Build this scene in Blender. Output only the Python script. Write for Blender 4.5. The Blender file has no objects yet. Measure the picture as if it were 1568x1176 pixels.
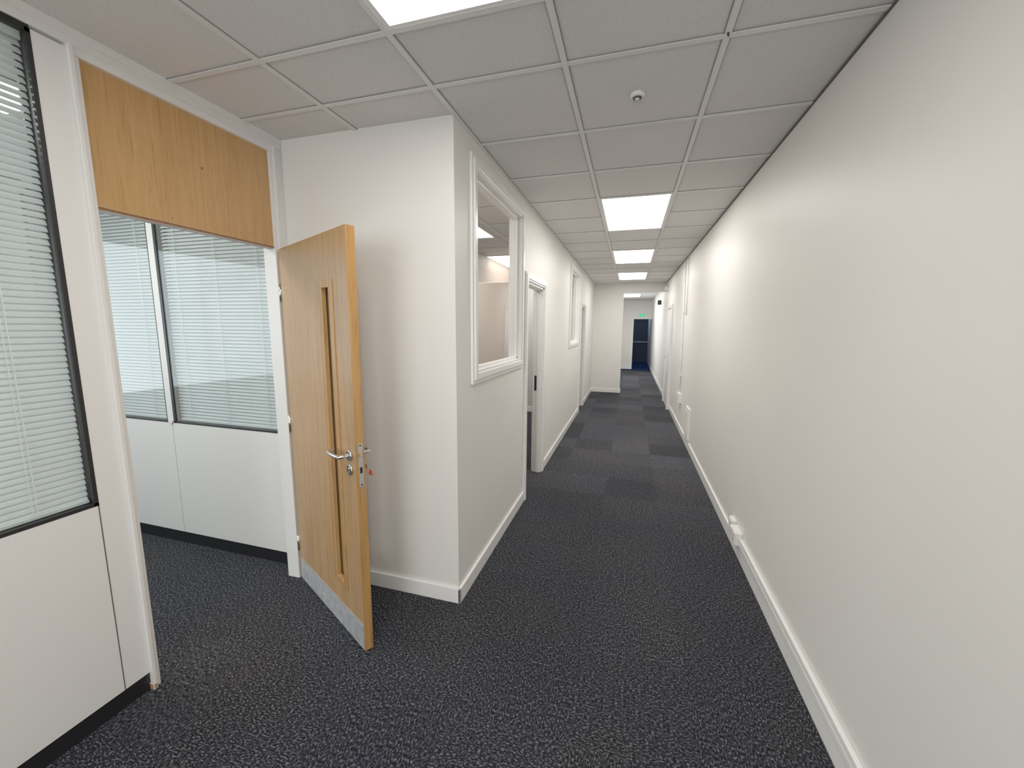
import bpy, bmesh, math, random
from mathutils import Vector, Matrix
random.seed(3)
scene=bpy.context.scene
scene.view_settings.view_transform='Standard'
scene.view_settings.look='None'
scene.view_settings.exposure=0.0
scene.view_settings.gamma=1.2

# ---------------------------------------------------------------- constants
HC=2.724; CAMH=1.6601
GX=-0.3093; GY=1.7923
XL=-0.92; YF=2.039; XP=-2.03
YE=10.5; YFAR=16.8
def xr(z): return 0.848-(0.848-0.787)*z/HC

# ---------------------------------------------------------------- materials
def new_mat(name):
    m=bpy.data.materials.new(name); m.use_nodes=True
    nt=m.node_tree; b=nt.nodes['Principled BSDF']
    return m,nt,b
def N(nt,t,**k):
    n=nt.nodes.new(t)
    for a,v in k.items(): setattr(n,a,v)
    return n
def ramp(nt,stops):
    r=nt.nodes.new('ShaderNodeValToRGB'); e=r.color_ramp.elements
    while len(e)>1: e.remove(e[0])
    e[0].position=stops[0][0]; e[0].color=(*stops[0][1],1)
    for p,c in stops[1:]:
        x=e.new(p); x.color=(*c,1)
    return r
def coords(nt,scale=(1,1,1),rot=(0,0,0)):
    tc=N(nt,'ShaderNodeTexCoord'); mp=N(nt,'ShaderNodeMapping')
    mp.inputs['Scale'].default_value=scale; mp.inputs['Rotation'].default_value=rot
    nt.links.new(tc.outputs['Object'],mp.inputs['Vector']); return mp.outputs['Vector']
def noise(nt,vec,scale,detail=2,rough=.5):
    n=N(nt,'ShaderNodeTexNoise'); n.inputs['Scale'].default_value=scale
    n.inputs['Detail'].default_value=detail; n.inputs['Roughness'].default_value=rough
    nt.links.new(vec,n.inputs['Vector']); return n.outputs['Fac']
def painted(name,col,rough=.5,var=.03,bump=.02,bscale=180,spec=.4):
    m,nt,b=new_mat(name); v=coords(nt)
    f=noise(nt,v,1.7,3)
    r=ramp(nt,[(.3,tuple(c*(1-var) for c in col)),(.7,tuple(min(1,c*(1+var)) for c in col))])
    nt.links.new(f,r.inputs[0]); nt.links.new(r.outputs[0],b.inputs['Base Color'])
    b.inputs['Roughness'].default_value=rough
    b.inputs['Specular IOR Level'].default_value=spec
    if bump>0:
        bp=N(nt,'ShaderNodeBump'); bp.inputs['Strength'].default_value=bump*5; bp.inputs['Distance'].default_value=.0006
        nt.links.new(noise(nt,v,bscale,2),bp.inputs['Height']); nt.links.new(bp.outputs[0],b.inputs['Normal'])
    return m
M={}
M['wall']=painted('wall_paint_offwhite',(.80,.782,.75),.45,.012,.05,160)
M['pink']=painted('wall_paint_pinkish',(.46,.36,.31),.6,.03,.05,160)
M['beigedoor']=painted('door_paint_beige',(.44,.35,.30),.45,.03,0)
M['grey']=painted('wall_paint_grey',(.50,.51,.52),.6,.02,.05,160)
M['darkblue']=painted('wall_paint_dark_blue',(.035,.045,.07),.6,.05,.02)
M['trim']=painted('gloss_white_woodwork',(.86,.86,.85),.25,.01,.0)
M['panel']=painted('partition_panel_offwhite',(.79,.78,.76),.38,.01,.02,300)
M['alu_white']=painted('white_aluminium_profile',(.78,.77,.75),.35,.01,0)
M['black']=painted('black_gasket',(.012,.012,.014),.4,.05,0)
M['slat']=painted('blind_slat',(.64,.68,.685),.35,.01,0)
M['cord']=painted('blind_cord',(.85,.86,.86),.6,.01,0)
M['plastic']=painted('white_plastic',(.85,.85,.83),.3,.01,0)
M['red']=painted('red_key_tag',(.75,.06,.08),.4,.02,0)
M['grid']=painted('ceiling_tbar',(.74,.73,.72),.4,.01,0)
M['gridshade']=painted('ceiling_tile_edge_painted_shadow',(.30,.29,.285),.8,.02,0)  # dark colour painting in the shadow lines beside the T-bars
M['gap']=painted('shadow_gap',(.10,.095,.09),.7,.02,0)
M['bluecarpet']=painted('blue_carpet',(.010,.024,.075),.95,.15,.2,300,spec=.05)
def metal(name,col,rough):
    m,nt,b=new_mat(name); b.inputs['Metallic'].default_value=1
    v=coords(nt,(1,1,40)); f=noise(nt,v,30,2)
    r=ramp(nt,[(.3,tuple(c*.9 for c in col)),(.7,col)]); nt.links.new(f,r.inputs[0]); nt.links.new(r.outputs[0],b.inputs['Base Color'])
    b.inputs['Roughness'].default_value=rough; return m
M['chrome']=metal('satin_steel',(.72,.71,.69),.22)
m,nt,b=new_mat('aluminium_kickplate'); b.inputs['Metallic'].default_value=.5; b.inputs['Roughness'].default_value=.5
v=coords(nt,(1,1,1)); f=noise(nt,v,22,5,.7); r=ramp(nt,[(.35,(.46,.47,.49)),(.7,(.74,.75,.77))]); nt.links.new(f,r.inputs[0]); nt.links.new(r.outputs[0],b.inputs['Base Color'])
M['kick']=m
def wood(name,dark,mid,light,fleck=.7):
    m,nt,b=new_mat(name)
    v=coords(nt,(14,14,.7)); f1=noise(nt,v,2.2,5,.6)
    v2=coords(nt,(95,95,3.5)); f2=noise(nt,v2,2.0,3,.55)
    r=ramp(nt,[(.3,dark),(.5,mid),(.72,light)]); nt.links.new(f1,r.inputs[0])
    r2=ramp(nt,[(.33,(.66,.60,.52)),(.46,(1,1,1)),(.62,(1,1,1)),(.75,(1.08,1.07,1.05))]); nt.links.new(f2,r2.inputs[0])
    mx=N(nt,'ShaderNodeMix',data_type='RGBA',blend_type='MULTIPLY'); mx.inputs[0].default_value=fleck
    nt.links.new(r.outputs[0],mx.inputs[6]); nt.links.new(r2.outputs[0],mx.inputs[7])
    nt.links.new(mx.outputs[2],b.inputs['Base Color']); b.inputs['Roughness'].default_value=.3
    b.inputs['Specular IOR Level'].default_value=.45
    return m
M['oak']=wood('oak_veneer',(.39,.222,.098),(.44,.265,.125),(.49,.305,.15))
M['oak2']=wood('oak_veneer_panel',(.49,.268,.098),(.53,.30,.115),(.57,.335,.138),.6)
M['lip']=wood('oak_lipping',(.38,.19,.055),(.45,.235,.075),(.50,.28,.10))
M['oakdark']=wood('oak_dark_edge',(.20,.09,.03),(.24,.11,.04),(.28,.14,.05))
m,nt,b=new_mat('clear_glass'); nt.nodes.remove(b)
out=nt.nodes['Material Output']; tr=N(nt,'ShaderNodeBsdfTransparent'); tr.inputs[0].default_value=(.965,.98,.978,1)
gl=N(nt,'ShaderNodeBsdfGlossy'); gl.inputs['Roughness'].default_value=.0
lw=N(nt,'ShaderNodeLayerWeight'); lw.inputs['Blend'].default_value=.5
pw=N(nt,'ShaderNodeMath',operation='POWER'); nt.links.new(lw.outputs['Facing'],pw.inputs[0]); pw.inputs[1].default_value=4.6
ma=N(nt,'ShaderNodeMath',operation='MULTIPLY_ADD'); nt.links.new(pw.outputs[0],ma.inputs[0]); ma.inputs[1].default_value=.95; ma.inputs[2].default_value=.04
mx=N(nt,'ShaderNodeMixShader'); nt.links.new(ma.outputs[0],mx.inputs[0]); nt.links.new(tr.outputs[0],mx.inputs[1]); nt.links.new(gl.outputs[0],mx.inputs[2]); nt.links.new(mx.outputs[0],out.inputs[0])
M['glass']=m
def emit(name,col,s,var=0):
    m,nt,b=new_mat(name); nt.nodes.remove(b); out=nt.nodes['Material Output']
    e=N(nt,'ShaderNodeEmission'); e.inputs[1].default_value=s
    v=coords(nt); f=noise(nt,v,2.0,1); r=ramp(nt,[(.35,tuple(c*(1-var) for c in col)),(.65,col)]); nt.links.new(f,r.inputs[0]); nt.links.new(r.outputs[0],e.inputs[0])
    nt.links.new(e.outputs[0],out.inputs[0]); return m
M['lamp']=emit('light_diffuser',(1.0,.955,.885),11.6,.03)
M['exit']=emit('exit_sign_green',(.02,.55,.22),1.2)
m,nt,b=new_mat('mineral_ceiling_tile'); v=coords(nt); f=noise(nt,v,260,3,.7)
r=ramp(nt,[(.36,(.61,.595,.58)),(.5,(.73,.715,.70)),(.7,(.75,.735,.72))]); nt.links.new(f,r.inputs[0])
f2=noise(nt,v,.9,2); r2=ramp(nt,[(.3,(.94,.94,.94)),(.7,(1,1,1))]); nt.links.new(f2,r2.inputs[0])
mx=N(nt,'ShaderNodeMix',data_type='RGBA',blend_type='MULTIPLY'); mx.inputs[0].default_value=1
nt.links.new(r.outputs[0],mx.inputs[6]); nt.links.new(r2.outputs[0],mx.inputs[7]); nt.links.new(mx.outputs[2],b.inputs['Base Color'])
b.inputs['Roughness'].default_value=.85; b.inputs['Specular IOR Level'].default_value=.2
bp=N(nt,'ShaderNodeBump'); bp.inputs['Strength'].default_value=.3; bp.inputs['Distance'].default_value=.001; nt.links.new(f,bp.inputs['Height']); nt.links.new(bp.outputs[0],b.inputs['Normal'])
M['tile']=m
# carpet
m,nt,b=new_mat('carpet_tiles')
vx=coords(nt,(1.0,.5,1)); vy=coords(nt,(.5,1.0,1)); v0=coords(nt)
na=noise(nt,vx,160,2,.6); nb=noise(nt,vy,160,2,.6)
sep=N(nt,'ShaderNodeSeparateXYZ'); nt.links.new(v0,sep.inputs[0])
def mth(op,a,bv=None):
    n=N(nt,'ShaderNodeMath',operation=op)
    for i,x in enumerate((a,bv)):
        if x is None: continue
        if isinstance(x,(int,float)): n.inputs[i].default_value=x
        else: nt.links.new(x,n.inputs[i])
    return n.outputs[0]
tx=mth('FLOOR',mth('DIVIDE',mth('ADD',sep.outputs[0],.17),.5)); ty=mth('FLOOR',mth('DIVIDE',mth('ADD',sep.outputs[1],.1),.5))
chk=mth('MODULO',mth('ADD',mth('ADD',tx,ty),200),2)
mixn=N(nt,'ShaderNodeMix',data_type='FLOAT'); nt.links.new(chk,mixn.inputs[0]); nt.links.new(na,mixn.inputs[2]); nt.links.new(nb,mixn.inputs[3])
r=ramp(nt,[(.40,(.008,.0083,.010)),(.49,(.019,.020,.025)),(.56,(.048,.050,.060)),(.67,(.165,.168,.19))]); nt.links.new(mixn.outputs[0],r.inputs[0])
cmb=N(nt,'ShaderNodeCombineXYZ'); nt.links.new(tx,cmb.inputs[0]); nt.links.new(ty,cmb.inputs[1])
wn=N(nt,'ShaderNodeTexWhiteNoise',noise_dimensions='3D'); nt.links.new(cmb.outputs[0],wn.inputs['Vector'])
big=noise(nt,v0,1.3,3)
tint=ramp(nt,[(.3,(.90,.93,1.03)),(.5,(1,1,1)),(.7,(1.15,1.06,.96))]); nt.links.new(big,tint.inputs[0])
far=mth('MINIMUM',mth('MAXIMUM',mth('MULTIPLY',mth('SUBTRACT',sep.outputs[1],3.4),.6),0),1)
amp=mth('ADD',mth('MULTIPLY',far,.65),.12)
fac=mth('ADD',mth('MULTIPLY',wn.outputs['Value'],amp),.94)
mx=N(nt,'ShaderNodeMix',data_type='RGBA',blend_type='MULTIPLY'); mx.inputs[0].default_value=1; nt.links.new(r.outputs[0],mx.inputs[6]); nt.links.new(tint.outputs[0],mx.inputs[7])
sc=N(nt,'ShaderNodeVectorMath',operation='SCALE'); nt.links.new(mx.outputs[2],sc.inputs[0]); nt.links.new(fac,sc.inputs['Scale'])
nt.links.new(sc.outputs[0],b.inputs['Base Color']); b.inputs['Roughness'].default_value=.95; b.inputs['Specular IOR Level'].default_value=.1
bp=N(nt,'ShaderNodeBump'); bp.inputs['Strength'].default_value=.5; bp.inputs['Distance'].default_value=.003; nt.links.new(mixn.outputs[0],bp.inputs['Height']); nt.links.new(bp.outputs[0],b.inputs['Normal'])
M['carpet']=m

# ---------------------------------------------------------------- builder
class B:
    def __init__(s,name,matrix=None):
        s.name=name; s.bm=bmesh.new(); s.mats=[]; s.mx=matrix
    def mi(s,k):
        if k not in s.mats: s.mats.append(k)
        return s.mats.index(k)
    def hexa(s,vs,k):
        v=[s.bm.verts.new(p) for p in vs]; i=s.mi(k); fs=[]
        for f in ((0,3,2,1),(4,5,6,7),(0,1,5,4),(1,2,6,5),(2,3,7,6),(3,0,4,7)):
            fc=s.bm.faces.new([v[j] for j in f]); fc.material_index=i; fs.append(fc)
        return v,fs
    def box(s,x0,x1,y0,y1,z0,z1,k,bev=0):
        x0,x1=min(x0,x1),max(x0,x1);y0,y1=min(y0,y1),max(y0,y1);z0,z1=min(z0,z1),max(z0,z1)
        v,fs=s.hexa([(x0,y0,z0),(x1,y0,z0),(x1,y1,z0),(x0,y1,z0),(x0,y0,z1),(x1,y0,z1),(x1,y1,z1),(x0,y1,z1)],k)
        if bev>0:
            es=list({e for f in fs for e in f.edges}); bmesh.ops.bevel(s.bm,geom=es,offset=bev,segments=2,affect='EDGES',profile=.6)
    def quad(s,pts,k):
        f=s.bm.faces.new([s.bm.verts.new(p) for p in pts]); f.material_index=s.mi(k)
    def tube(s,pts,r,k,seg=12,cap=True):
        pts=[Vector(p) for p in pts]; rings=[]; i=s.mi(k)
        rr=r if isinstance(r,(list,tuple)) else [r]*len(pts)
        up=None
        for a,p in enumerate(pts):
            d=(pts[min(a+1,len(pts)-1)]-pts[max(a-1,0)]).normalized()
            if up is None:
                up=d.orthogonal().normalized()
            else:
                up=(up-d*up.dot(d)).normalized()
            w=d.cross(up)
            rings.append([s.bm.verts.new(p+(up*math.cos(t)+w*math.sin(t))*rr[a]) for t in [2*math.pi*j/seg for j in range(seg)]])
        for a in range(len(rings)-1):
            for j in range(seg):
                f=s.bm.faces.new([rings[a][j],rings[a][(j+1)%seg],rings[a+1][(j+1)%seg],rings[a+1][j]]); f.material_index=i; f.smooth=True
        if cap:
            for R in (rings[0],rings[-1]):
                f=s.bm.faces.new(R); f.material_index=i
    def done(s,recalc=True):
        if recalc: bmesh.ops.recalc_face_normals(s.bm,faces=s.bm.faces)
        me=bpy.data.meshes.new(s.name); s.bm.to_mesh(me); s.bm.free()
        for k in s.mats: me.materials.append(M[k])
        o=bpy.data.objects.new(s.name,me); scene.collection.objects.link(o)
        if s.mx is not None: o.matrix_world=s.mx
        return o

# ---------------------------------------------------------------- floor & ceiling
b=B('floor'); b.quad([(-6,-3.2,0),(.95,-3.2,0),(.95,YFAR-.5,0),(-6,YFAR-.5,0)],'carpet'); b.done()
b=B('floor'); b.quad([(-6,YFAR-.5,0),(2,YFAR-.5,0),(2,22,0),(-6,22,0)],'bluecarpet'); b.done()

ylines=[1.44-.6*i for i in range(8,-1,-1)]+[GY+.6*i for i in range(0,34)]
xlines=[GX+.6*k for k in range(-9,2)]
LT=[(GX-.6,.24),(GX-.6,-2.16),(GX,GY+1.8),(GX,GY+4.2),(GX,GY+6.6),(GX,GY+9.6),(GX,GY+12.0)]
ROOM=[(GX-.6*5,.24),(GX-.6*3,GY+.6),(GX-.6*3,GY+4.2)]  # the hidden panel just behind wall_front is added to brighten that side room
allL=LT+ROOM
def lit(xc,yc):
    for (x,y) in allL:
        if x<xc<x+.6 and y<yc<y+1.2: return True
    return False
b=B('ceiling')
zt=HC+.008
xs=[-6]+xlines+[.95]; ys=[-3.2]+[y for y in ylines if y>-3.2 and y<22]+[22]
for i in range(len(xs)-1):
    for j in range(len(ys)-1):
        xc=(xs[i]+xs[i+1])/2; yc=(ys[j]+ys[j+1])/2
        if lit(xc,yc): continue
        b.quad([(xs[i],ys[j],zt),(xs[i],ys[j+1],zt),(xs[i+1],ys[j+1],zt),(xs[i+1],ys[j],zt)],'tile')
for x in xlines:
    seg=[(-3.2,22)]
    for (lx,ly) in allL:
        if lx+.01<x<lx+.59:
            ns=[]
            for a,c in seg:
                if a<ly and ly+1.2<c: ns+= [(a,ly),(ly+1.2,c)]
                else: ns.append((a,c))
            seg=ns
    for a,c in seg:
        b.box(x-.012,x+.012,a,c,HC,HC+.03,'grid'); b.box(x-.0155,x+.0155,a,c,HC+.0045,HC+.028,'gridshade')
for y in ys[1:-1]:
    cuts=sorted([(lx,lx+.6) for (lx,ly) in allL if ly+.02<y<ly+1.18])
    seg=[(-6,.95)]
    for c0,c1 in cuts:
        ns=[]
        for a,c in seg:
            if a<c0 and c1<c: ns+=[(a,c0),(c1,c)]
            else: ns.append((a,c))
        seg=ns
    for a,c in seg:
        b.box(a,c,y-.012,y+.012,HC+.001,HC+.03,'grid'); b.box(a,c,y-.0165,y+.0165,HC+.0045,HC+.028,'gridshade')
b.quad([(-6,-3.2,HC+.12),(.95,-3.2,HC+.12),(.95,22,HC+.12),(-6,22,HC+.12)],'gap')
b.done()
for (lx,ly) in allL:
    b=B('ceiling_light_panel')
    x0,x1,y0,y1=lx+.012,lx+.588,ly+.012,ly+1.188
    for q in ((x0,x0+.016,y0,y1),(x1-.016,x1,y0,y1),(x0+.016,x1-.016,y0,y0+.016),(x0+.016,x1-.016,y1-.016,y1)):
        b.box(*q,HC+.002,HC+.05,'plastic')
    b.quad([(x0+.016,y0+.016,HC+.012),(x0+.016,y1-.016,HC+.012),(x1-.016,y1-.016,HC+.012),(x1-.016,y0+.016,HC+.012)],'lamp')
    b.done()

b=B('smoke_detector'); c=(-.02,2.10)
b.tube([(c[0],c[1],HC+.008),(c[0],c[1],HC-.004),(c[0],c[1],HC-.010)],[.034,.034,.028],'plastic',28)
b.tube([(c[0],c[1],HC-.009),(c[0],c[1],HC-.014)],[.021,.019],'gap',24)
b.tube([(c[0],c[1],HC-.013),(c[0],c[1],HC-.018)],[.011,.009],'plastic',20)
b.done()
b=B('ceiling_hook'); c=(GX+.6,GY-.02); b.tube([(c[0],c[1],HC+.002),(c[0],c[1],HC-.008),(c[0]+.003,c[1],HC-.012)],[.004,.003,.002],'black',8); b.done()

# ---------------------------------------------------------------- walls
b=B('wall_right')
y0,y1=-3.2,22
b.hexa([(xr(0),y0,-.02),(xr(0)+.15,y0,-.02),(xr(0)+.15,y1,-.02),(xr(0),y1,-.02),(xr(HC),y0,HC+.02),(xr(0)+.15,y0,HC+.02),(xr(0)+.15,y1,HC+.02),(xr(HC),y1,HC+.02)],'wall')
b.done()
b=B('ceiling_edge_shadow_strip')
b.box(xr(HC)-.007,xr(HC)+.01,-3.2,YE,HC-.004,HC+.004,'gap'); b.done()  # dark strip painting the shadow line where ceiling meets right wall

def wall_x(name,x0,x1,y0,y1,holes,k,ztop=HC+.02):
    b=B(name); cur=y0
    for (ya,yb,za,zb) in sorted(holes):
        b.box(x0,x1,cur,ya,-.02,ztop,k)
        if za>0: b.box(x0,x1,ya,yb,-.02,za,k)
        b.box(x0,x1,ya,yb,zb,ztop,k); cur=yb
    b.box(x0,x1,cur,y1,-.02,ztop,k)
    return b
W1=(2.32,3.38,1.375,2.57); D1=(3.60,4.36,0,2.08); W2=(6.36,7.40,1.40,2.57); D2=(7.78,8.50,0,2.08)
b=wall_x('wall_left',XL-.10,XL,YF+.10,YFAR,[W1,D1,W2,D2],'wall'); b.done()
b=B('wall_front'); b.box(XP,XL,YF,YF+.10,-.02,HC+.02,'wall'); b.done()
b=B('wall_end'); b.box(XL,-.19,YE,YE+.12,0,HC+.02,'wall'); b.box(-.19,xr(0)+.1,YE,YE+.12,2.53,HC+.02,'wall'); b.done()
b=B('wall_far'); 
b.box(-1.0,.12,YFAR,YFAR+.1,0,HC+.02,'wall'); b.box(.12,.90,YFAR,YFAR+.1,2.0,HC+.02,'wall'); b.done()
b=B('wall_back'); b.box(-6,1,-3.3,-3.2,-.02,HC+.02,'wall'); b.done()
b=B('wall_outer'); 
b.box(-5.1,-5.0,-3.2,-2.2,-.02,HC+.02,'wall'); b.box(-5.1,-5.0,1.6,YF+5.6,-.02,HC+.02,'wall')
b.box(-5.1,-5.0,-2.2,1.6,-.02,.9,'wall'); b.box(-5.1,-5.0,-2.2,1.6,2.5,HC+.02,'wall'); b.done()
b=B('wall_room_divider'); b.box(-2.25,-2.15,YF+.1,YE,-.02,HC+.02,'pink'); b.done()
b=B('wall_room_end'); b.box(-5.0,XL-.1,7.55,7.65,-.02,HC+.02,'grey'); b.box(-2.15,XL-.1,YE,YE+.1,-.02,HC+.02,'grey'); b.done()
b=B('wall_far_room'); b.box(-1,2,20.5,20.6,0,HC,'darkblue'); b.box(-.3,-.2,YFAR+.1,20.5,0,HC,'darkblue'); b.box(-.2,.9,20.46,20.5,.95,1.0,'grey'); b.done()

# ---------------------------------------------------------------- baseboards
def base_poly(name,segs,h=.095,t=.016):
    b=B(name)
    for (x0,x1,y0,y1) in segs:
        b.box(x0,x1,y0,y1,0,h,'trim',.004)
    b.done()
t=.016
base_poly('baseboard_left',[(XL,XL+t,YF-t,3.53),(XL,XL+t,4.44,7.70),(XL,XL+t,8.58,YE),(XL,XL+t,YE+.12,YFAR)])
base_poly('baseboard_front',[(-1.985,XL+t,YF-t,YF)])
base_poly('baseboard_end',[(XL+t,-.19+t,YE-t,YE),(-.19,-.19+t,YE,YE+.12)])
base_poly('baseboard_far',[(-.9,.06,YFAR-t,YFAR)])
base_poly('baseboard_right',[(xr(0)-.018,xr(0)+.01,-3.2,8.62),(xr(0)-.018,xr(0)+.01,9.68,YFAR)],.10)
base_poly('baseboard_room',[(-2.149,-2.149+t,YF+.1,7.54),(-2.13,-1.02,7.534,7.55)],.1)
b=B('cable_trunking'); b.box(xr(0)-.026,xr(.17)-.001,-3.18,3.04,.101,.168,'trim',.005); b.box(xr(0)-.0275,xr(0)-.026,-3.17,3.03,.130,.134,'alu_white'); b.done()
b=B('wall_socket'); 
b.box(xr(.2)-.045,xr(.2)-.001,3.04,3.19,.105,.200,'plastic',.005); b.box(xr(.2)-.051,xr(.2)-.045,3.045,3.185,.11,.195,'plastic',.002)
for yy in (3.08,3.15):
    for dy,dz in ((0,.025),(-.011,0),(.011,0)): b.box(xr(.2)-.0525,xr(.2)-.050,yy+dy-.003,yy+dy+.003,.135+dz,.143+dz,'black')
b.done()
b=B('wall_socket'); b.box(xr(.15)-.03,xr(.15)-.001,3.22,3.32,.12,.21,'plastic',.004); b.box(xr(.15)-.034,xr(.15)-.03,3.23,3.31,.13,.20,'plastic',.001); b.done()

b=B('cable_conduit'); b.tube([(xr(z)-.014,6.9,z) for z in (.6,1.2,1.9,2.7)],.012,'plastic',10)
for z in (.9,1.4,1.9,2.4): b.box(xr(z)-.03,xr(z)+.005,6.88,6.92,z,z+.03,'plastic')
b.box(xr(.5)-.05,xr(.5)+.005,6.80,7.02,.46,.62,'plastic',.006); b.done()
b=B('access_panel'); b.box(xr(.4)-.022,xr(.4)+.01,5.78,6.12,.13,.56,'trim',.004); b.box(xr(.4)-.026,xr(.4)-.02,5.82,6.08,.17,.52,'wall',.002); b.done()
b=B('conduit_small'); b.tube([(xr(1.9)-.012,6.55,1.85),(xr(2.7)-.012,6.55,2.7)],.008,'plastic',8); b.done()
b=B('door_4')
for q in ((8.62,8.69,0,2.14),(9.61,9.68,0,2.14),(8.69,9.61,2.07,2.14)): b.box(xr(0)-.07,xr(0)+.02,q[0],q[1],q[2],q[3],'trim',.004)
b.box(xr(0)-.05,xr(0)+.02,8.69,9.61,.01,2.07,'trim'); b.tube([(xr(0)-.05,9.5,1.03),(xr(0)-.09,9.5,1.03),(xr(0)-.09,9.38,1.03)],.009,'chrome',8); b.done()

# ---------------------------------------------------------------- interior windows on the left wall
def int_window(name,h,x=XL):
    ya,yb,za,zb=h; b=B(name); w=.07
    for (y0,y1,z0,z1) in ((ya-w,ya,za-w,zb+w),(yb,yb+w,za-w,zb+w),(ya,yb,za-w,za),(ya,yb,zb,zb+w)):
        b.box(x,x+.016,y0,y1,z0,z1,'trim',.004)
    w2=.045
    for (y0,y1,z0,z1) in ((ya-w2,ya-.004,za-w2,zb+w2),(yb+.004,yb+w2,za-w2,zb+w2),(ya-.004,yb+.004,za-w2,za-.004),(ya-.004,yb+.004,zb+.004,zb+w2)):
        b.box(x+.012,x+.026,y0,y1,z0,z1,'trim',.005)
    l=.012
    for (y0,y1,z0,z1) in ((ya,ya+l,za,zb),(yb-l,yb,za,zb),(ya,yb,za,za+l),(ya,yb,zb-l,zb)):
        b.box(x-.10,x+.014,y0,y1,z0,z1,'trim')
    l=.03
    for (y0,y1,z0,z1) in ((ya,ya+l,za,zb),(yb-l,yb,za,zb),(ya,yb,za,za+l),(ya,yb,zb-l,zb)):
        b.box(x-.06,x-.02,y0,y1,z0,z1,'trim',.004)
    b.box(x-.043,x-.037,ya+.02,yb-.02,za+.02,zb-.02,'glass')
    b.done()
int_window('window_1',W1); int_window('window_2',W2)
def door_frame(name,h,x=XL):
    ya,yb,_,zb=h; b=B(name); w=.07
    for s in (x,x-.116):
        for (y0,y1,z0,z1) in ((ya-w,ya+.004,0,zb+w),(yb-.004,yb+w,0,zb+w),(ya+.004,yb-.004,zb-.004,zb+w)):
            b.box(s,s+.016,y0,y1,z0,z1,'trim',.004)
        if s==x:
            for (y0,y1,z0,z1) in ((ya-w+.015,ya-.012,0,zb+w-.015),(yb+.012,yb+w-.015,0,zb+w-.015),(ya-.012,yb+.012,zb+.012,zb+w-.015)):
                b.box(s+.012,s+.024,y0,y1,z0,z1,'trim',.004)
    for (y0,y1,z0,z1) in ((ya,ya+.025,0,zb),(yb-.025,yb,0,zb),(ya,yb,zb-.025,zb)):
        b.box(x-.10,x,y0,y1,z0,z1,'trim')
    for (y0,y1,z0,z1) in ((ya+.025,ya+.037,0,zb-.025),(yb-.037,yb-.025,0,zb-.025),(ya+.025,yb-.025,zb-.037,zb-.025)):
        b.box(x-.055,x-.025,y0,y1,z0,z1,'trim')
    b.box(x-.085,x-.060,yb-.028,yb-.0245,.95,1.12,'black')
    # open leaf, folded 90 degrees into the room
    b.box(x-.92,x-.12,ya-.045,ya-.005,.01,zb-.02,'beigedoor',.003)
    b.tube([(x-.86,ya-.005,1.03),(x-.86,ya+.045,1.03),(x-.74,ya+.045,1.03)],.009,'chrome',8)
    b.done()
door_frame('door_2',D1); door_frame('door_3',D2)

# ---------------------------------------------------------------- office partition (X=XP)
TH=.08; x0,x1=XP-TH,XP
b=B('wall_partition_left')
b.box(x0,x1,-3.2,.996,.085,.93,'panel')
b.box(x0,x1,1.000,1.092,.085,2.66,'panel',.001)
b.box(x0,x1+.004,-3.2,YF,2.672,HC+.02,'alu_white',.002)
b.box(x0,x1+.012,-3.2,YF,2.700,HC+.01,'alu_white',.002)
b.box(x0+.015,x1-.006,-3.2,1.092,0,.085,'black')
b.box(x0,x1,1.965,YF,0,2.672,'panel',.001)
b.box(x0+.003,x1-.003,-3.2,1.0,2.655,2.672,'black')
for yy in (-.42,-1.84): b.box(x0,x1,yy,yy+.07,.93,2.66,'panel',.001)
b.box(x1-.001,x1+.0008,.9968,.9995,.085,.93,'gap')
b.done()
b=B('door_frame')
zb=2.115
b.box(x0-.01,x1+.016,1.092,1.106,0.0,2.672,'alu_white',.002); b.box(x0-.004,x1+.006,1.106,1.124,0,2.672,'alu_white',.002)
b.box(x0-.004,x1+.016,1.968,1.984,0,2.672,'alu_white',.002); b.box(x0-.004,x1+.006,1.946,1.968,0,2.672,'alu_white',.002)
b.box(x0-.004,x1+.010,1.106,1.968,2.640,2.672,'alu_white',.002)
b.box(x1-.045,x1-.004,1.124,1.946,zb,2.64,'oak2',.001)
b.box(x1-.049,x1-.001,1.124,1.946,zb-.012,zb+.002,'oakdark',.001)
b.box(x0-.012,x1+.02,1.088,1.104,0,.03,'oak',.002)
for yy,zz,rr in ((1.56,2.41,.006),(1.40,2.14,.003),(1.80,2.15,.003),(1.74,2.15,.003)): b.tube([(x1-.006,yy,zz),(x1-.003,yy,zz)],rr,'oakdark',12)
b.tube([(x0+.03,1.126,.92),(x0+.03,1.126,1.06)],.006,'black',8)
b.done()
def glaz_x(name,ya,yb,za,zb,gk=.014):
    b=B(name)
    for xx in (x1-.012,x0+.0):
        for (y0,y1_,z0,z1) in ((ya,ya+gk,za,zb),(yb-gk,yb,za,zb),(ya,yb,za,za+gk),(ya,yb,zb-gk,zb)):
            b.box(xx,xx+.012+(.001 if xx>x0+.01 else 0),y0,y1_,z0,z1,'black')
        b.box(xx+.003,xx+.007,ya+.008,yb-.008,za+.008,zb-.008,'glass')
    for (y0,y1_,z0,z1) in ((ya-.001,ya+.002,za,zb),(yb-.002,yb+.001,za,zb),(ya,yb,za-.001,za+.002),(ya,yb,zb-.002,zb+.001)):
        b.box(x0+.01,x1-.01,y0,y1_,z0,z1,'black')
    b.done()
glaz_x('window_3',-.35,1.0,.93,2.66); glaz_x('window_4',-1.77,-.42,.93,2.66)
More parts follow.
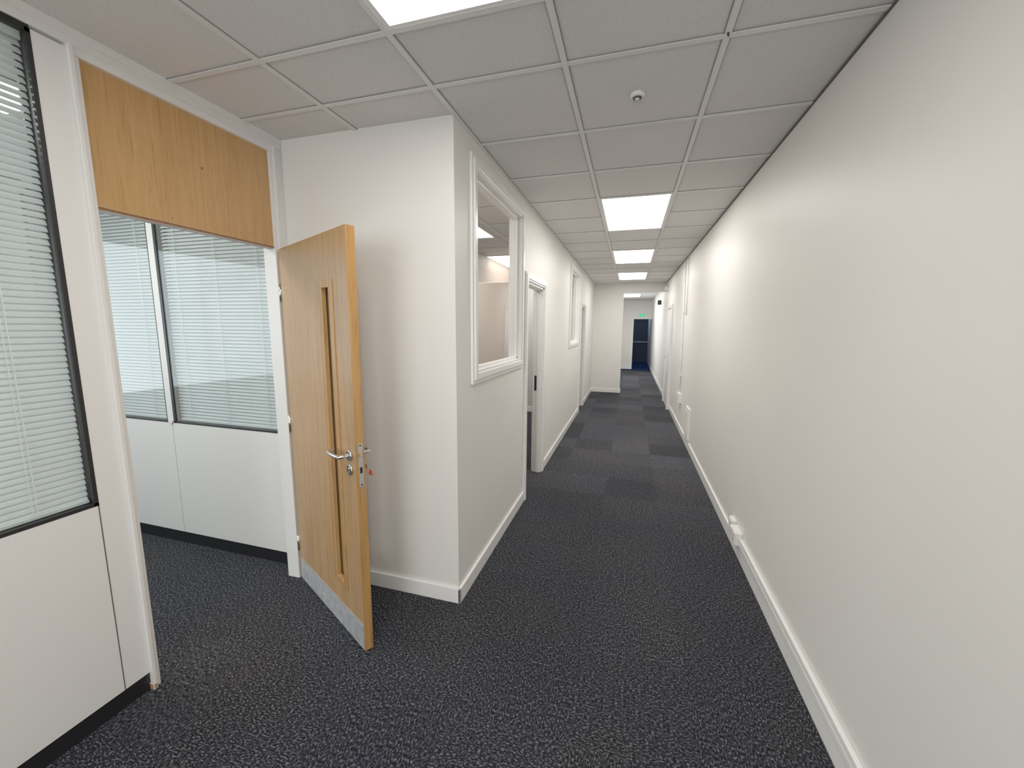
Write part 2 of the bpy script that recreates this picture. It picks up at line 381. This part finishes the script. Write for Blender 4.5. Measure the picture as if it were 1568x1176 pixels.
def blind(name,axis,c,a0,a1,z0,z1,pitch=.0235,w=.027,tilt=60,flip=1):
    b=B(name); n=int((z1-z0-.03)/pitch); ta=math.radians(tilt)
    idx=b.mi('slat')
    for i in range(n):
        z=z0+.02+i*pitch; pr=[]
        for t in (-1,-.5,0,.5,1):
            u=t*w/2; cr=(1-t*t)*.0024
            dx=u*math.cos(ta)-cr*math.sin(ta); dz=u*math.sin(ta)+cr*math.cos(ta)
            pr.append((flip*dx,dz))
        va=[]; vb=[]
        for dx,dz in pr:
            if axis=='x': va.append(b.bm.verts.new((c+dx,a0,z+dz))); vb.append(b.bm.verts.new((c+dx,a1,z+dz)))
            else: va.append(b.bm.verts.new((a0,c+dx,z+dz))); vb.append(b.bm.verts.new((a1,c+dx,z+dz)))
        for j in range(4):
            f=b.bm.faces.new([va[j],va[j+1],vb[j+1],vb[j]]); f.material_index=idx; f.smooth=True
    def bx(p0,p1,q0,q1,zz0,zz1,k):
        if axis=='x': b.box(q0,q1,p0,p1,zz0,zz1,k)
        else: b.box(p0,p1,q0,q1,zz0,zz1,k)
    bx(a0,a1,c-.012,c+.012,z1-.03,z1-.002,'slat'); bx(a0,a1,c-.011,c+.011,z0+.001,z0+.012,'slat')
    L=a1-a0
    for fr_ in (.12,.5,.88):
        p=a0+L*fr_
        for q in (c-.0125,c+.0125): bx(p-.001,p+.001,q-.0006,q+.0006,z0+.01,z1-.02,'cord')
        side=.0125 if axis=='x' else -.0145
        bx(p+.012,p+.0145,c+side,c+side+.002,z0+.01,z1-.02,'cord')
    b.done(recalc=False)
blind('venetian_blind','x',XP-.037,-.335,.985,.945,2.65,flip=-1)
blind('venetian_blind','x',XP-.037,-1.755,-.435,.945,2.65,flip=-1)

# ---------------------------------------------------------------- rear office partition (Y=YF, X<XP)
b=B('wall_partition_rear'); ya,yb=YF,YF+.08
b.box(-5,-3.186,ya,yb,.095,.945,'panel'); b.box(-3.182,-2.192,ya,yb,.095,.945,'panel')
b.box(-5,XP,ya+.008,yb-.01,0,.095,'black')
b.box(-3.222,-3.165,ya-.002,yb,.945,2.67,'panel',.001); b.box(-2.19,XP-.0,ya,yb,.0945,2.67,'panel',.001)
b.box(-5,XP,ya,yb,2.67,HC+.02,'alu_white'); b.box(-4.6,-4.54,ya,yb,.945,2.67,'panel'); b.box(-5,-4.6,ya,yb,.945,2.67,'panel')
b.tube([(-3.184,ya-.012,.955),(-3.184,ya,.955)],.016,'alu_white',12)
b.box(-3.1865,-3.1815,ya+.002,yb-.01,.095,.945,'gap')
b.done()
def glaz_y(name,xa,xb,za,zb,gk=.012):
    b=B(name)
    for yy in (ya-.001,yb-.012):
        for (p0,p1,z0,z1) in ((xa,xa+gk*1.8,za,zb),(xb-gk*.8,xb,za,zb),(xa,xb,za,za+gk),(xa,xb,zb-gk,zb)):
            b.box(p0,p1,yy,yy+.012,z0,z1,'black')
        b.box(xa+.005,xb-.005,yy+.004,yy+.008,za+.005,zb-.005,'glass')
    b.done()
glaz_y('window_5',-3.165,-2.19,.945,2.67); glaz_y('window_6',-4.54,-3.222,.945,2.67)
blind('venetian_blind','y',YF+.04,-3.14,-2.205,.96,2.655,tilt=56,flip=1)
blind('venetian_blind','y',YF+.04,-4.52,-3.24,.96,2.655,tilt=56,flip=1)

b=B('window_7')
for (p0,p1,z0,z1) in ((-2.2,-2.14,.9,2.5),(1.54,1.6,.9,2.5),(-2.14,1.54,.9,.96),(-2.14,1.54,2.44,2.5),(-.96,-.9,.96,2.44),(.3,.36,.96,2.44)):
    b.box(-5.09,-5.01,p0,p1,z0,z1,'trim',.003)
b.box(-5.055,-5.049,-2.14,1.54,.96,2.44,'glass'); b.done()

# ---------------------------------------------------------------- oak door leaf
hinge=Vector((XP+.022,1.950,0)); free=Vector((-1.222,1.548,0))
d=(free-hinge).normalized(); nrm=Vector((-d.y,d.x,0))
if nrm.y<0: nrm=-nrm
Wd=(free-hinge).length; T=.044; Hd=2.095
mx=Matrix(((d.x,nrm.x,0,hinge.x),(d.y,nrm.y,0,hinge.y),(0,0,1,0),(0,0,0,1)))
b=B('door_1',mx)
va,vb_=Wd-.315,Wd-.165; vz0,vz1=.275,1.875
z0=.008
for (p0,p1,q0,q1) in ((.0,va,z0,Hd),(vb_,Wd-.008,z0,Hd),(va,vb_,z0,vz0),(va,vb_,vz1,Hd)):
    b.box(p0,p1,0,T,q0,q1,'oak')
b.box(Wd-.008,Wd,0,T,z0,Hd,'lip',.001); b.box(-.006,0,0,T,z0,Hd,'lip',.001)
b.box(0,Wd,0.0,T,Hd,Hd+.004,'lip')
g=.034
for yy in ((-.007,.016),(T-.016,T+.007)):
    for (p0,p1,q0,q1) in ((va-.004,va+g,vz0-.004,vz1+.004),(vb_-g,vb_+.004,vz0-.004,vz1+.004),(va+g,vb_-g,vz0-.004,vz0+g),(va+g,vb_-g,vz1-g,vz1+.004)):
        b.box(p0,p1,yy[0],yy[1],q0,q1,'lip',.004)
b.box(va+.01,vb_-.01,T/2-.0055,T/2+.0005,vz0+.01,vz1-.01,'glass')
for yy in ((-.0022,0),(T,T+.0022)): b.box(.012,Wd-.006,yy[0],yy[1],z0+.004,.155,'kick',.0005)
cx=Wd-.062
b.box(Wd,Wd+.0025,T/2-.012,T/2+.012,.885,1.105,'chrome',.0008)
b.box(Wd+.001,Wd+.013,T/2-.008,T/2+.006,1.035,1.055,'chrome',.003)
b.box(Wd+.002,Wd+.0032,T/2-.006,T/2+.006,.955,.985,'black')
for zz in (.897,1.093): b.tube([(Wd+.002,T/2,zz),(Wd+.0035,T/2,zz)],.004,'black',8)
for s,f0 in ((-1,0),(1,T)):
    zc=1.035
    b.tube([(cx,f0,zc),(cx,f0+s*.008,zc),(cx,f0+s*.010,zc)],[.027,.027,.024],'chrome',28)
    b.tube([(cx,f0,zc-.072),(cx,f0+s*.008,zc-.072),(cx,f0+s*.010,zc-.072)],[.027,.027,.024],'chrome',28)
    b.box(cx-.005,cx+.005,f0+s*.009,f0+s*.014,zc-.088,zc-.058,'chrome',.002)
    b.tube([(cx,f0+s*.011,zc-.066),(cx,f0+s*.015,zc-.066)],.008,'chrome',16)
    pts=[(cx,f0+s*.006,zc),(cx,f0+s*.040,zc),(cx-.004,f0+s*.052,zc),(cx-.014,f0+s*.058,zc)]
    pts+=[(cx-.10,f0+s*.058,zc),(cx-.122,f0+s*.056,zc),(cx-.134,f0+s*.046,zc),(cx-.137,f0+s*.032,zc),(cx-.137,f0+s*.020,zc)]
    b.tube(pts,.0095,'chrome',14)
for zz in (.25,1.05,1.85): b.tube([(-.008,-.002,zz-.05),(-.008,-.002,zz+.05)],.008,'chrome',10)
b.tube([(cx,T+.012,.965),(cx,T+.035,.965)],.002,'chrome',6)
b.box(cx-.010,cx+.010,T+.033,T+.036,.945,.970,'chrome',.001)
b.box(cx+.03,cx+.065,T+.032,T+.037,.925,.955,'red',.002)
b.tube([(cx+.005,T+.035,.95),(cx+.03,T+.035,.935)],.0012,'chrome',6)
b.done()

b=B('exit_sign'); b.box(.30,.52,YFAR-.03,YFAR,2.10,2.20,'plastic',.003); b.box(.305,.515,YFAR-.033,YFAR-.03,2.105,2.195,'exit')
b.box(.39,.43,YFAR-.0345,YFAR-.033,2.12,2.18,'plastic'); b.done()
b=B('door_5'); 
for (p0,p1,q0,q1) in ((.06,.12,0,2.06),(.12,.9,2.0,2.06)): b.box(p0,p1,YFAR-.016,YFAR,q0,q1,'trim',.003)
b.done()
b=B('emergency_light'); b.box(xr(2.5)-.06,xr(2.5)+.01,10.05,10.30,2.52,2.62,'plastic',.01); b.done()
b=B('security_camera'); b.box(.70,.80,12.0,12.12,2.30,2.42,'black',.01); b.tube([(.78,12.06,2.38),(.86,12.06,2.42)],.015,'black',8); b.done()

# ---------------------------------------------------------------- lights
def area(name,loc,rot,sx,sy,power,col):
    l=bpy.data.lights.new(name,'AREA'); l.shape='RECTANGLE'; l.size=sx; l.size_y=sy; l.energy=power; l.color=col
    o=bpy.data.objects.new(name,l); o.location=loc; o.rotation_euler=rot; scene.collection.objects.link(o); return o
area('daylight_office_window',(-4.98,-.3,1.7),(0,math.radians(-90),0),1.5,3.6,40,(.82,.94,.96))
area('daylight_rear_office',(-3.6,7.5,1.7),(math.radians(-90),0,0),2.4,1.5,58,(.84,.96,.97))
area('added_fill_behind_camera',(-.9,-3.15,1.6),(math.radians(90),0,0),1.8,1.6,46,(.95,.97,1.0))  # unseen fill added to light the front wall and door face
area('added_fill_lobby',(-.85,13.6,1.6),(0,math.radians(-90),0),1.3,1.6,24,(.85,.93,1.0))  # cool fill added out of view to brighten the lobby, no window modelled
area('far_room_light',(.5,19,2.6),(0,0,0),.6,.6,12,(.6,.75,1.0))
w=bpy.data.worlds.new('world'); scene.world=w; w.use_nodes=True
bg=w.node_tree.nodes['Background']; bg.inputs[0].default_value=(.75,.85,1,1); bg.inputs[1].default_value=.8

# ---------------------------------------------------------------- camera
f,p,y,r=611.4992,0.1426,0.2843,0.0081
F=Vector((-math.sin(y)*math.cos(p),math.cos(y)*math.cos(p),-math.sin(p)))
R0=Vector((math.cos(y),math.sin(y),0)); U0=R0.cross(F)
R=R0*math.cos(r)+U0*math.sin(r); U=-R0*math.sin(r)+U0*math.cos(r); Bk=-F
cd=bpy.data.cameras.new('camera'); cam=bpy.data.objects.new('camera',cd); scene.collection.objects.link(cam)
cam.matrix_world=Matrix(((R.x,U.x,Bk.x,0),(R.y,U.y,Bk.y,0),(R.z,U.z,Bk.z,CAMH),(0,0,0,1)))
cd.sensor_width=36; cd.lens=36*f/1568.; cd.clip_start=.02
scene.camera=cam
